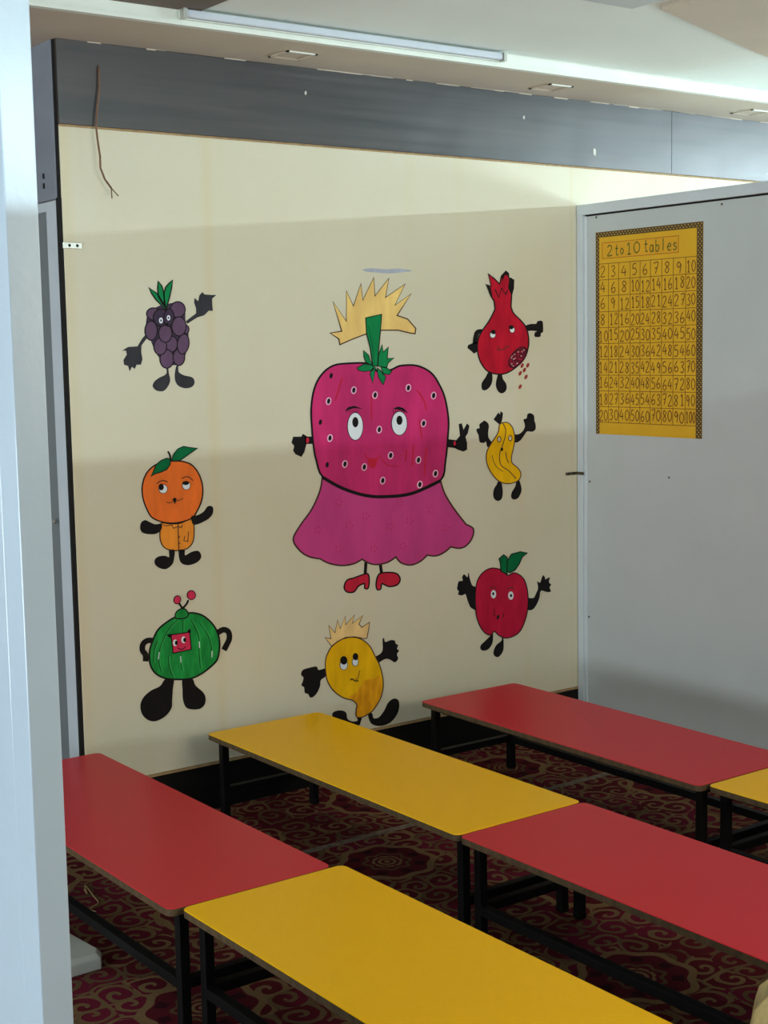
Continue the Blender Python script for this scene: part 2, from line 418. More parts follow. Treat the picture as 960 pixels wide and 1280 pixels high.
# rest of the hall: front partition with its window, windows in the hall walls, tube lights
wf = empty('wall_front'); tag(wf, 'grey partition with a window closing the classroom behind the camera', None, None, 'structure')
MB().box((HX0, -5.02, 0), (-2.43, -4.98, PH), M['panel']).build('panel', wf)
MB().box((-2.43, -5.02, 0), (-.87, -4.98, 1.39), M['panel']).build('panel', wf)
MB().box((-2.43, -5.02, PH - .05), (-.87, -4.98, PH), M['panel']).build('panel', wf)
MB().box((-.87, -5.02, 0), (-.02, -4.98, PH), M['panel']).build('panel', wf)
def window(name, c, w, h, axis, label):
    e = empty(name, c); tag(e, label, None, None, 'structure')
    def bx(u0, u1, z0, z1, t, m, nm):
        k = MB()
        if axis == 'y': k.box((u0, -t, z0), (u1, t, z1), m)
        else: k.box((-t, u0, z0), (t, u1, z1), m)
        k.build(nm, e)
    for u0, u1, z0, z1 in ((-w/2, w/2, -h/2, -h/2+.04), (-w/2, w/2, h/2-.04, h/2), (-w/2, -w/2+.04, -h/2+.04, h/2-.04), (w/2-.04, w/2, -h/2+.04, h/2-.04)):
        bx(u0, u1, z0, z1, .012, M['trimw'], 'window_frame')
    bx(-w/2+.04, w/2-.04, -h/2+.04, h/2-.04, .003, M['glass'], 'pane')
window('window_1', (-1.65, -5.0, 1.72), 1.56, .66, 'y', 'wide window in the front partition')
window('window_2', (-7.475, -1.9, 1.10), 3.8, 2.0, 'x', 'window in the plaster wall')
window('window_3', (5.46, -2.9, 1.40), 5.6, 2.2, 'x', 'window beyond the grey partition')
window('window_4', (-2.5, -9.965, 1.55), 8.2, 1.3, 'y', 'wide window in the rear plaster wall')

# ------------------------------------------------------------------ unlit tube light on the soffit lip
def tube_light(loc, L, label, rz=0):
    t = empty('tube_light', loc, rz); tag(t, label, 'light', 'tube lights')
    MB().box((-L/2, -.012, -.016), (L/2, 0, .012), M['trimw']).build('housing', t, bevel=.002)
    MB().box((-L/2 + .014, -.032, -.014), (L/2 - .014, -.012, .010), M['tube']).build('diffuser', t, bevel=.006, seg=3)
    for s in (-1, 1):
        MB().box((s*L/2 - s*.014, -.036, -.018), (s*L/2, -.012, .012), M['zinc']).build('end_cap', t, bevel=.002)
    return t
tube_light((-1.325, -.362, 2.535), 1.243, 'unlit slim white tube light on the soffit lip')
tube_light((-2.0, -7.17, 2.52), 7.0, 'long lit tube light beyond the front partition', math.pi)
tube_light((4.62, -3.0, 2.52), 4.4, 'long lit tube light beyond the grey partition', -math.pi/2)

# ------------------------------------------------------------------ tables
TW, TL, TH, TT = .443, 1.298, .309, .018
def rounded_rect(w, l, r, n=5):
    pts = []
    for cx, cy, a0 in ((w/2-r, l/2-r, 0), (-w/2+r, l/2-r, 90), (-w/2+r, -l/2+r, 180), (w/2-r, -l/2+r, 270)):
        for i in range(n + 1):
            a = math.radians(a0 + 90 * i / n); pts.append((cx + r*math.cos(a), cy + r*math.sin(a)))
    return pts
def tabletop_mesh(m, l):
    k = MB(); pts = rounded_rect(TW, l, .020); n = len(pts)
    ins = rounded_rect(TW - .003, l - .003, .0195)
    k.v += [(x, y, TH - TT) for x, y in pts] + [(x, y, TH - .0015) for x, y in pts] + [(x, y, TH) for x, y in ins]
    k.face(list(range(n))[::-1], M['ply'])
    for i in range(n):
        j = (i + 1) % n
        k.face([i, j, n+j, n+i], M['ply'])
        k.face([n+i, n+j, 2*n+j, 2*n+i], m)
    k.face([2*n+i for i in range(n)], m)
    k.noflip = True
    return k
T2 = .0125
def make_table(colour, side):
    t = empty('low_table')
    tabletop_mesh(M[colour], TL).build('tabletop', t)
    ix, iy = TW/2 - .047, TL/2 - .03
    for sx in (-1, 1):
        for sy in (-1, 1):
            g = MB().box((sx*ix - T2, sy*iy - T2, .006), (sx*ix + T2, sy*iy + T2, TH - TT), M['iron']).build('leg', t, bevel=.002)
            MB().box((sx*ix - T2 - .001, sy*iy - T2 - .001, 0), (sx*ix + T2 + .001, sy*iy + T2 + .001, .02), M['iron']).build('foot_cap', g, bevel=.003)
    z0, z1 = TH - TT - .025, TH - TT
    for sx in (-1, 1):
        MB().box((sx*ix - T2, -iy + T2, z0 + .008), (sx*ix + T2, iy - T2, z1), M['iron']).build('top_rail', t)
    for sy in (-1, 1):
        MB().box((-ix + T2, sy*iy - T2, z0 + .008), (ix - T2, sy*iy + T2, z1), M['iron']).build('top_rail', t)
        MB().box((-ix + T2, sy*iy - T2, .103), (ix - T2, sy*iy + T2, .128), M['iron']).build('end_rail', t, bevel=.002)
    MB().box((side*ix - T2, -iy + T2, .100), (side*ix + T2, iy - T2, .125), M['iron']).build('side_rail', t, bevel=.002)
    return t
def copy_tree(o, parent=None):
    c = o.copy(); COL.objects.link(c)
    if parent: c.parent = parent
    for ch in list(o.children): copy_tree(ch, c)
    return c
GT = 'low classroom tables in rows'
protos = {}
def place_table(colour, side, cx, y_far, rz, label):
    key = (colour, side)
    if key in protos: t = copy_tree(protos[key])
    else: t = make_table(colour, side); protos[key] = t
    t.location = (cx, y_far - TL/2, 0); t.rotation_euler.z = rz
    tag(t, label, 'table', GT)
place_table('red', -1, -2.395, -.112, 0, 'low red laminate table beside the steel partition, its end by the watermelon painting')
place_table('yellow', -1, -2.368, -1.416, .0, 'low yellow laminate table butted against the red table by the open door')
place_table('yellow', 1, -1.580, -.131, 0, 'low yellow laminate table ending right below the mango painting')
place_table('red', -1, -1.577, -1.434, 0, 'low red laminate table butted between yellow table and cloth bundle')
place_table('red', 1, -.783, -.240, -.008, 'low red laminate table running along the grey partition, end near the wall corner')
place_table('yellow', -1, -.762, -1.545, 0, 'low yellow laminate table butted against the red table along the partition')

# ------------------------------------------------------------------ mural
def cr(pts, n=5, closed=True):
    out = []; L = len(pts)
    rng = range(L) if closed else range(L - 1)
    for i in rng:
        if closed: p0, p1, p2, p3 = (pts[(i + j - 1) % L] for j in range(4))
        else: p0, p1, p2, p3 = pts[max(i-1, 0)], pts[i], pts[i+1], pts[min(i+2, L-1)]
        for s in range(n):
            t = s / n
            out.append(tuple(.5 * (2*p1[a] + (p2[a]-p0[a])*t + (2*p0[a]-5*p1[a]+4*p2[a]-p3[a])*t*t + (3*p1[a]-p0[a]-3*p2[a]+p3[a])*t**3) for a in (0, 1)))
    if not closed: out.append(pts[-1])
    return out
def ell(cx, cy, rx, ry, rot=0, n=22):
    c, s = math.cos(math.radians(rot)), math.sin(math.radians(rot))
    return [(cx + rx*math.cos(a)*c - ry*math.sin(a)*s, cy + rx*math.cos(a)*s + ry*math.sin(a)*c) for a in [2*math.pi*i/n for i in range(n)]]
def ribbon(pts, w, closed=False):
    # left and right offset lists
    L = len(pts); A = []; B = []
    for i in range(L):
        p = Vector(pts[i])
        a = Vector(pts[(i-1) % L] if closed else pts[max(i-1, 0)]); b = Vector(pts[(i+1) % L] if closed else pts[min(i+1, L-1)])
        d1 = (p - a); d2 = (b - p)
        if d1.length < 1e-6: d1 = d2
        if d2.length < 1e-6: d2 = d1
        d1 = d1.normalized(); d2 = d2.normalized()
        n1 = Vector((-d1.y, d1.x)); n2 = Vector((-d2.y, d2.x)); n = n1 + n2
        n = n1 if n.length < .3 else n.normalized()
        sc = min(1 / max(n.dot(n1), .5), 1.6)
        A.append(p + n * (w/2*sc)); B.append(p - n * (w/2*sc))
    return A, B

class Fig:
    """a painted figure; coordinates are given in an enlarged view (origin ox,oy, scale s)"""
    def __init__(s, name, label, ox, oy, sc, cx, cy):
        s.ox, s.oy, s.sc = ox, oy, sc
        c = s.p((cx, cy)); s.base = Vector((c[0], -.0006, c[1]))
        s.root = empty(name, s.base); tag(s.root, label, 'wall painting', 'fruit figures painted on the cream wall')
    def p(s, q):
        v = on(s.ox + q[0]/s.sc, s.oy + q[1]/s.sc, 1, 0); return (v.x, v.z)
    def part(s, name, items, parent=None):
        k = MB(); k.noflip = True
        for it in items:
            kind, pts, m, layer = it[:4]
            off = -(.0004 + .0004*layer)
            if kind == 'fill' or kind == 'poly':
                q = cr(pts) if kind == 'fill' else pts
                w = [s.p(a) for a in q]
                ar = sum(w[i][0]*w[(i+1) % len(w)][1] - w[(i+1) % len(w)][0]*w[i][1] for i in range(len(w)))
                if ar < 0: w = w[::-1]
                k.prism([(a - s.base.x, 0, b - s.base.z) for a, b in w], (0, off, 0), m)
            else:
                width, closed, sm = it[4], it[5], it[6] if len(it) > 6 else True
                q = cr(pts, 4, closed) if sm else pts
                A, B = ribbon(q, width, closed); L = len(A); i0 = len(k.v)
                A = [s.p(a) for a in A]; B = [s.p(b) for b in B]
                k.v += [(a[0]-s.base.x, off, a[1]-s.base.z) for a in A] + [(b[0]-s.base.x, off, b[1]-s.base.z) for b in B]
                for i in range(L if closed else L - 1):
                    j = (i + 1) % L; k.face([i0+i, i0+L+i, i0+L+j, i0+j], m)
        o = k.build(name, parent or s.root)
        return o
def FL(pts, m, l=1): return ('fill', pts, m, l)
def PO(pts, m, l=1): return ('poly', pts, m, l)
def OUT(pts, m, l, w, sm=True): return ('line', pts, m, l, w, True, sm)
def LN(pts, m, l, w, sm=True): return ('line', pts, m, l, w, False, sm)

INK = paint('black_paint', (20, 18, 19), .55); INKB = paint('brown_black_paint', (58, 36, 28), .52)
WHI = paint('white_paint', (196, 202, 206), .62, .04); LEAF = paint('leaf_green_paint', (10, 112, 62), .62); LEAF2 = paint('deep_leaf_green_paint', (0, 78, 40), .46)
GRP = paint('grape_purple_paint', (84, 62, 84), .60); GRP2 = paint('grape_dark_paint', (56, 44, 62), .60)
CHAR = paint('charcoal_paint', (46, 46, 50), .60)
ORA = paint('orange_paint', (184, 84, 28), .48); ORA2 = paint('tan_orange_paint', (186, 108, 32), .48)
GRN = paint('melon_green_paint', (20, 104, 42), .46, .35, 30); GRN2 = paint('melon_light_stripe_paint', (36, 122, 54), .46); PNK = paint('raspberry_paint', (164, 36, 60), .46)
MAN = paint('mango_yellow_paint', (200, 146, 8), .46); MAN2 = paint('mango_orange_paint', (192, 122, 14), .46, .25, 40); STR_ = paint('straw_paint', (186, 152, 96), .50)
STR2 = paint('bright_straw_paint', (214, 176, 106), .58, .2, 14); POM = paint('pomegranate_red_paint', (162, 18, 40), .60, .25); POM2 = paint('pomegranate_seed_paint', (88, 20, 36), .60)
SEED = paint('pale_seed_paint', (190, 150, 150), .6); BAN = paint('banana_yellow_paint', (206, 152, 6), .50); APP = paint('apple_red_paint', (140, 14, 38), .46, .18)
STB = paint('strawberry_pink_paint', (172, 40, 94), .58, .22, 10); SKT = paint('skirt_pink_paint', (152, 48, 94), .46, .12, 8); DRED = paint('dark_red_paint', (150, 24, 40), .46)
DROP = paint('seed_drop_paint', (140, 48, 44), .58); SMEAR = paint('blue_grey_smear_paint', (150, 155, 166), .60)
PINKL = paint('pale_pink_paint', (220, 170, 195), .55)

def eye(f, cx, cy, rx, ry, pcx, pcy, prx, pry, ring=INK, rw=4, rot=0, l=4):
    o = f.part('eye', [PO(ell(cx, cy, rx + rw, ry + rw, rot), ring, l), PO(ell(cx, cy, rx, ry, rot), WHI, l + 1)])
    f.part('pupil', [PO(ell(pcx, pcy, prx, pry, rot), INK, l + 2)], o)

# grapes
f = Fig('painted_grapes', 'painted bunch of purple grapes waving, with green leaves', 130, 330, 6, 470, 520)
f.part('leaf', [PO([(335,178),(400,225),(440,290),(465,345),(430,310),(385,265),(355,220)], LEAF, 2), OUT([(335,178),(400,225),(440,290),(465,345),(430,310),(385,265),(355,220)], INK, 3, 9, False)])
f.part('leaf', [PO([(404,130),(432,165),(445,215),(450,270),(465,330),(430,290),(405,240),(400,180)], LEAF, 2), OUT([(404,130),(432,165),(445,215),(450,270),(465,330),(430,290),(405,240),(400,180)], INK, 3, 9, False)])
f.part('leaf', [PO([(512,122),(505,180),(490,250),(475,300),(465,345),(450,290),(448,220),(460,175),(490,140)], LEAF, 2), OUT([(512,122),(505,180),(490,250),(475,300),(465,345),(450,290),(448,220),(460,175),(490,140)], INK, 3, 9, False)])
f.part('bunch', [FL([(330,370),(400,320),(470,300),(560,290),(605,340),(610,430),(632,500),(625,620),(595,720),(560,755),(510,760),(450,770),(425,720),(385,660),(345,560),(315,480)], GRP2, .6)])
for i, (x, y, a, b, r) in enumerate(((612,490,24,32,0),(372,375,54,46,10),(552,342,56,60,0),(505,600,45,60,0),(470,712,52,70,0),(560,700,44,62,0),(420,618,48,64,0),(592,600,44,76,8),(352,500,46,72,0),(560,468,54,72,0),(458,520,50,68,0),(426,402,58,64,0),(484,402,38,66,5))):
    f.part('grape', [PO(ell(x, y, a + 4, b + 4, r), INK, 1 + i*.12), PO(ell(x, y, a - 4, b - 4, r), GRP2 if i > 10 else GRP, 1.06 + i*.12)])
eye(f, 424, 424, 15, 22, 424, 424, 5, 9, GRP2, 5)
eye(f, 481, 404, 13, 20, 480, 404, 5, 8, GRP2, 5)
f.part('nose', [PO(ell(468, 452, 16, 10), INK, 4)])
f.part('arm', [PO([(612,430),(650,400),(690,370),(690,335),(675,290),(678,255),(705,280),(715,235),(737,210),(752,228),(800,232),(842,232),(810,260),(810,300),(815,352),(785,350),(750,385),(700,400),(660,425),(625,448)], CHAR, 1)])
f.part('arm', [PO([(320,520),(285,560),(250,618),(180,622),(135,650),(165,650),(170,680),(145,720),(150,755),(180,765),(192,805),(208,770),(230,787),(243,755),(275,755),(287,715),(278,660),(280,610),(318,560)], CHAR, 1)])
f.part('leg', [FL([(468,780),(480,780),(485,820),(495,870),(480,915),(445,952),(395,950),(365,920),(375,885),(410,855),(465,825)], CHAR, 1)])
f.part('leg', [FL([(540,770),(555,765),(560,810),(600,835),(660,850),(678,885),(660,920),(610,932),(560,915),(535,880),(530,830)], CHAR, 1)])

# orange
f = Fig('painted_orange', 'painted orange with buttoned orange shirt and two green leaves', 150, 540, 6.4, 440, 600)
HD = [(408,232),(500,235),(580,270),(635,350),(660,450),(650,550),(610,640),(570,690),(480,722),(400,728),(320,715),(250,680),(210,610),(180,520),(178,420),(210,330),(270,270),(340,240)]
TO = [(325,730),(400,735),(480,730),(570,695),(590,740),(588,850),(570,900),(530,935),(470,948),(400,945),(350,920),(322,870),(318,800)]
f.part('shirt', [FL(TO, ORA2, 1), OUT(TO, INK, 1.5, 8), LN([(462,735),(465,845),(468,945)], INKB, 3, 7), LN([(335,738),(360,750),(415,745),(425,770),(460,755),(490,765),(495,738)], INKB, 3, 6, False), LN([(515,830),(508,870),(540,875),(545,795)], INKB, 3, 6, False), PO(ell(472,838,5,5), INKB, 3), PO(ell(474,890,5,5), INKB, 3)])
f.part('head', [FL(HD, ORA, 2), OUT(HD, INK, 2.5, 11)])
for L_ in ([(245,355),(270,300),(285,262),(325,228),(370,210),(403,220),(398,260),(370,300),(320,322),(280,332)], [(410,228),(425,180),(460,135),(505,115),(560,125),(617,130),(580,155),(530,190),(480,225),(440,232)]):
    f.part('leaf', [PO(L_, LEAF2, 4), OUT(L_, INK, 4.5, 8, False)])
f.part('stem', [LN([(380,155),(397,185),(402,228)], INK, 4, 14)])
eye(f, 342, 455, 32, 34, 326, 440, 20, 26, l=5); eye(f, 527, 427, 30, 32, 522, 408, 26, 16, l=5)
f.part('brow', [LN([(290,415),(315,395),(345,388),(378,400)], INKB, 5, 7)]); f.part('brow', [LN([(490,372),(520,358),(550,362),(580,388)], INKB, 5, 7)])
f.part('mouth', [LN([(368,562),(400,565),(435,550),(470,545),(500,530)], INKB, 5, 6), PO([(415,540),(432,525),(448,530),(445,550),(436,578),(428,555)], INK, 5.5)])
f.part('arm', [FL([(330,735),(280,738),(235,720),(200,705),(168,725),(160,770),(180,805),(235,817),(290,812),(328,780)], INK, 3)])
f.part('arm', [FL([(568,675),(620,665),(670,635),(695,600),(720,590),(742,605),(740,650),(710,690),(660,720),(610,740),(580,735)], INK, 3)])
f.part('leg', [FL([(393,945),(435,945),(430,1020),(415,1060),(370,1095),(320,1090),(280,1060),(278,1020),(310,995),(360,990),(392,1000)], INK, 1)])
f.part('leg', [FL([(470,945),(515,945),(520,985),(570,960),(620,950),(645,975),(645,1010),(610,1045),(550,1065),(500,1055),(475,1020)], INK, 1)])

# watermelon
f = Fig('painted_watermelon', 'painted green watermelon with square red face and two red antenna balls', 150, 720, 6, 480, 560)
BD = [(410,310),(350,345),(285,400),(245,480),(220,570),(225,660),(260,725),(330,765),(420,775),(530,768),(620,725),(710,650),(735,600),(745,520),(735,440),(700,370),(640,310),(580,282),(510,278)]
st = [[(430,330),(370,390),(320,480),(295,560),(290,650),(310,720)],[(530,330),(570,400),(590,470),(590,560),(600,690)],[(590,345),(650,430),(680,520),(690,600)],[(470,330),(468,410)],[(455,590),(455,640),(465,710)],[(360,600),(370,690),(400,760)],[(280,480),(255,560),(250,650)]]
its = [FL(BD, GRN, 2), OUT(BD, INK, 2.5, 13)]
for q in st: its += [LN([(x + 9, y) for x, y in q], GRN2, 3, 9), LN(q, INK, 3.3, 4)]
for q in ([(292,570),(285,625)], [(592,490),(594,540)], [(688,560),(687,610)], [(452,600),(455,650)]): its.append(LN(q, WHI, 3.6, 6, False))
f.part('body', its)
CP = [(412,310),(420,270),(455,245),(490,250),(510,285),(495,310),(450,320)]
f.part('cap', [FL(CP, GRN, 3), OUT(CP, INK, 3.5, 9)])
for q, c in (([(438,198),(465,242)], (428,178,28,34,15)), ([(510,180),(497,210),(468,242)], (533,143,34,37,0))):
    a = f.part('antenna', [LN(q, INK, 2, 15)]); f.part('antenna_ball', [PO(ell(*c), INK, 3), PO(ell(c[0], c[1], c[2]-6, c[3]-6, c[4]), PNK, 3.5)], a)
FS = [(380,440),(520,420),(532,550),(395,578)]
fc = f.part('face', [PO(FS, PNK, 4), OUT(FS, INK, 4.5, 8, False), PO([(345,440),(385,432),(385,466),(362,458)], INK, 4.5), PO([(500,418),(518,394),(530,410),(522,432)], INK, 4.5), LN([(430,538),(460,550),(490,530)], INK, 5, 7)])
for x, y in ((411, 500), (474, 478)): f.part('eye', [PO(ell(x, y, 17, 25), WHI, 5), PO(ell(x + 8, y, 11, 17), INK, 5.5)], fc)
f.part('arm', [LN([(245,485),(205,484),(172,510),(167,555),(190,592),(190,640)], INK, 1.5, 42)])
f.part('arm', [LN([(730,425),(775,402),(812,420),(818,470),(798,515),(778,555)], INK, 1.5, 42)])
f.part('leg', [FL([(340,772),(400,772),(395,850),(390,930),(385,990),(340,1050),(270,1088),(210,1080),(165,1035),(152,970),(175,910),(230,860),(300,825)], INK, 1)])
f.part('leg', [FL([(470,772),(540,768),(565,820),(620,870),(640,910),(635,960),(600,995),(540,1000),(495,985),(472,930),(468,850)], INK, 1)])

# mango
f = Fig('painted_mango', 'painted yellow mango with spiky straw coloured hair', 360, 750, 6, 480, 560)
BD = [(330,345),(400,295),(480,278),(550,295),(610,345),(650,420),(685,490),(708,580),(710,660),(690,740),(640,820),(600,855),(545,880),(510,870),(510,820),(515,785),(480,750),(420,735),(350,690),(300,620),(280,540),(280,450),(300,390)]
HR = [(325,345),(275,280),(320,290),(303,190),(350,245),(370,150),(390,215),(428,120),(430,185),(498,110),(480,175),(560,115),(530,180),(552,205),(610,165),(605,210),(590,285),(570,290),(500,275),(430,280),(370,310)]
f.part('hair', [PO(HR, STR_, 1), OUT(HR, INKB, 1.5, 6, False)])
f.part('body', [FL(BD, MAN, 2), OUT(BD, INKB, 3, 8)])
f.part('ripe_patch', [FL([(450,728),(500,700),(545,640),(580,600),(640,590),(690,560),(704,610),(705,660),(686,738),(638,815),(598,850),(545,874),(514,866),(514,820),(519,785),(482,747)], MAN2, 2.5)])
eye(f, 415, 486, 27, 35, 415, 452, 26, 32); eye(f, 501, 464, 21, 28, 503, 424, 20, 27)
f.part('mouth', [LN([(500,592),(518,590),(528,560),(535,525)], INKB, 5, 5), LN([(465,602),(475,590),(500,605),(525,605)], INK, 5, 9)])
f.part('arm', [PO(cr([(280,515),(230,525),(215,500),(195,500),(150,510),(110,525),(97,560),(115,580),(110,610),(100,640),(120,655),(125,695),(150,705),(165,730),(190,725),(220,690),(240,640),(245,600),(280,570)], 3), INK, 1)])
f.part('arm', [PO(cr([(650,430),(690,405),(710,370),(708,300),(718,285),(728,315),(770,300),(800,305),(805,325),(825,340),(815,365),(832,380),(815,405),(825,440),(800,467),(770,450),(740,440),(710,450),(670,472)], 3), INK, 1)])
f.part('leg', [FL([(600,855),(630,850),(640,885),(680,880),(720,830),(750,770),(790,740),(825,750),(833,800),(815,860),(770,915),(710,942),(650,940),(615,915)], INK, 1)])
f.part('leg', [FL([(330,860),(350,835),(400,828),(435,845),(445,890),(480,910),(520,905),(518,880),(552,880),(545,910),(530,940),(470,945),(400,930),(350,900)], INK, 1)])

# pomegranate
f = Fig('painted_pomegranate', 'painted red pomegranate with crown, spilling seeds', 560, 320, 6, 420, 560)
BD = cr([(470,380),(490,430),(540,480),(580,530),(600,600),(600,680),(570,770),(500,840),(430,880),(360,885),(290,860),(240,790),(218,700),(225,620),(255,560),(310,480),(350,400)], 5, False)
BD = BD + [(345,340),(320,300),(285,215),(322,228),(300,135),(345,170),(385,210),(400,150),(432,115),(450,130),(455,170),(490,180),(488,240),(475,290)]
f.part('body', [PO(BD, POM, 2), OUT(BD, INK, 2.5, 10, False), LN([(350,250),(378,310),(400,240),(430,290),(445,255)], INK, 3, 9, False), PO([(456,170),(470,160),(490,180),(486,260),(470,285),(448,240)], INK, 3), PO([(288,215),(318,235),(330,300),(318,296)], INK, 3), PO([(400,150),(432,115),(452,135),(445,150),(425,140),(405,190)], INK, 3)])
eye(f, 332, 592, 19, 21, 336, 570, 17, 17); eye(f, 478, 554, 17, 20, 470, 534, 17, 16)
f.part('mouth', [LN([(372,678),(376,705),(420,697),(440,675),(455,688)], INKB, 4, 7)])
sd = f.part('seed_patch', [PO(ell(520,760,92,48,-52), POM2, 3), OUT(ell(520,760,92,48,-52), INK, 3.2, 6)])
rs = random.Random(3)
for i in range(26):
    a = rs.uniform(0, 6.28); r = math.sqrt(rs.uniform(0, 1)) * .85
    c, s_ = math.cos(math.radians(-52)), math.sin(math.radians(-52)); u, v_ = 92*r*math.cos(a), 48*r*math.sin(a)
    f.part('seed', [PO(ell(520 + u*c - v_*s_, 760 + u*s_ + v_*c, 5, 5, 0, 8), SEED if i % 2 else DRED, 4)], sd)
f.part('arm', [LN([(255,565),(218,572),(203,620),(200,660)], INK, 1.5, 34), PO([(215,640),(150,668),(145,690),(170,710),(195,732),(218,715)], INK, 1.5)])
f.part('arm', [FL([(580,525),(620,510),(660,508),(670,490),(705,488),(712,530),(710,570),(695,580),(690,605),(650,605),(650,575),(665,565),(630,560),(590,560)], INK, 1)])
f.part('leg', [FL([(306,865),(325,865),(332,920),(320,970),(285,1005),(255,1000),(252,955),(280,910)], INK, 1)])
f.part('leg', [FL([(380,875),(400,875),(410,920),(435,960),(435,1005),(405,1030),(375,1015),(358,970),(365,920)], INK, 1)])
for x, y in ((555,822),(597,820),(572,855),(540,880),(584,907),(540,980)): f.part('falling_seed', [PO(ell(x, y, 10, 19, 25, 10), DROP, 1)])

# banana
f = Fig('painted_banana', 'painted yellow banana with both black hands raised', 570, 500, 7.385, 440, 500)
BD = [(420,212),(470,208),(510,240),(530,290),(540,350),(530,430),(510,520),(515,580),(560,620),(590,660),(595,700),(570,745),(500,770),(430,765),(370,730),(310,650),(280,570),(280,490),(310,420),(360,345),(390,290),(398,235)]
f.part('body', [FL(BD, BAN, 2), OUT(BD, INKB, 2.5, 9), LN([(430,215),(455,270),(450,340),(435,390),(420,440),(400,490),(400,560),(420,610),(480,650),(520,690),(550,725)], INKB, 3, 8), LN([(330,510),(345,570),(375,620),(430,660)], INKB, 3, 6), LN([(455,480),(465,540),(485,580)], INKB, 3, 8)])
f.part('tip', [PO([(395,222),(345,180),(390,115),(405,135),(410,103),(432,120),(425,180),(412,222)], INK, 1)])
for x, y in ((395, 362), (497, 352)): f.part('eye', [OUT(ell(x, y, 16, 25), INKB, 4, 7, False), PO(ell(x, y, 9, 16), WHI, 4), PO(ell(x, y - 4, 3, 8), INKB, 4.5)])
f.part('nose', [PO(ell(420, 455, 12, 16), INK, 4)])
f.part('arm', [PO(cr([(290,435),(330,400),(300,350),(295,300),(302,240),(290,210),(260,190),(240,205),(215,225),(215,260),(190,265),(190,290),(205,320),(210,350),(220,390),(260,395),(275,380)], 3), INK, 1)])
f.part('arm', [PO(cr([(535,325),(580,315),(620,280),(635,235),(622,180),(650,170),(660,130),(690,122),(718,145),(722,190),(732,220),(732,270),(700,293),(655,290),(625,330),(590,375),(545,392)], 3), INK, 1)])
f.part('leg', [FL([(385,755),(415,760),(425,800),(430,860),(420,910),(390,932),(355,915),(342,870),(350,820),(375,780)], INK, 1)])
f.part('leg', [FL([(560,745),(580,740),(600,800),(600,850),(570,905),(530,918),(508,895),(515,850),(545,800)], INK, 1)])

# apple
f = Fig('painted_apple', 'painted dark red apple with green leaf and raised black hands', 550, 670, 6, 460, 500)
BD = [(505,295),(460,255),(390,240),(330,265),(285,320),(265,400),(262,500),(272,600),(300,680),(340,730),(380,742),(405,715),(440,745),(490,765),(550,750),(600,710),(640,620),(658,520),(655,420),(635,340),(600,295),(550,275)]
f.part('body', [FL(BD, APP, 2), OUT(BD, INK, 2.5, 8)])
LF = [(500,265),(500,190),(535,135),(600,118),(652,127),(615,155),(590,210),(560,255),(520,275)]
SM = [(455,265),(450,200),(440,170),(475,140),(500,160),(507,200),(500,285)]
f.part('stem', [PO(SM, LEAF2, 3), OUT(SM, INK, 3.3, 8, False)]); f.part('leaf', [PO(LF, LEAF2, 3.6), OUT(LF, INK, 4, 8, False)])
eye(f, 398, 436, 19, 31, 395, 432, 8, 12, APP, 3); eye(f, 528, 446, 20, 31, 529, 446, 8, 12, APP, 3)
f.part('brow', [LN([(368,395),(395,382),(420,395)], INKB, 4, 6)]); f.part('brow', [LN([(505,400),(530,385),(555,398)], INKB, 4, 6)])
f.part('mouth', [LN([(404,545),(404,585),(410,602)], INK, 4, 5), PO(ell(432, 608, 9, 18, 20), INK, 4), LN([(472,575),(474,600),(468,612)], INK, 4, 5)])
f.part('arm', [PO(cr([(268,395),(240,370),(222,320),(212,275),(205,310),(180,287),(165,310),(170,335),(140,340),(130,375),(128,400),(140,415),(135,438),(165,445),(190,435),(205,480),(225,530),(250,548),(268,545)], 3), INK, 1)])
f.part('arm', [PO(cr([(655,470),(700,465),(720,430),(735,390),(728,340),(750,350),(770,295),(785,310),(790,325),(822,310),(815,345),(832,365),(820,385),(830,415),(800,420),(755,410),(745,460),(725,510),(695,550),(655,550)], 3), INK, 1)])
f.part('leg', [FL([(388,738),(396,738),(392,800),(365,845),(330,860),(305,850),(305,820),(340,785)], INK, 1)])
f.part('leg', [FL([(463,762),(473,762),(476,800),(472,860),(440,905),(410,900),(400,870),(420,820),(460,785)], INK, 1)])

# strawberry
f = Fig('painted_strawberry', 'painted big pink strawberry in a pink skirt and red shoes', 340, 320, 3.4286, 460, 800)
D = 754.3
def lo(pts): return [(x, y + D) for x, y in pts]
HR = [(260,195),(318,280),(318,150),(348,215),(380,118),(388,190),(435,92),(440,172),(500,95),(485,178),(570,120),(525,212),(595,162),(535,255),(580,270),(615,310),(612,333),(590,330),(540,318),(470,318),(400,335),(340,358),(290,380),(285,355),(248,330),(298,322)]
f.part('tuft', [PO(HR, STR2, 1), OUT(HR, INKB, 1.5, 5, False)])
SKO = cr([(720,205),(600,255),(490,270),(400,262),(300,235),(215,190)], 5, False) + cr([(215,190),(205,250),(170,330),(120,400),(90,460),(120,510),(160,535),(205,543)], 5, False)
for q in ([(205,543),(245,563),(300,572),(350,564),(385,545)], [(385,545),(415,562),(450,568),(495,558),(530,535)], [(530,535),(552,560),(592,570),(632,556),(665,527)], [(665,527),(690,531),(715,527),(745,510),(765,492)], [(765,492),(800,498),(830,488),(856,455),(862,415),(830,395)], [(830,395),(780,330),(740,265),(720,205)]):
    SKO += cr(q, 5, False)[1:]
SKO = lo(SKO[:-1])
its = [PO(SKO, SKT, 1), OUT(SKO, INKB, 1.5, 7, False)]
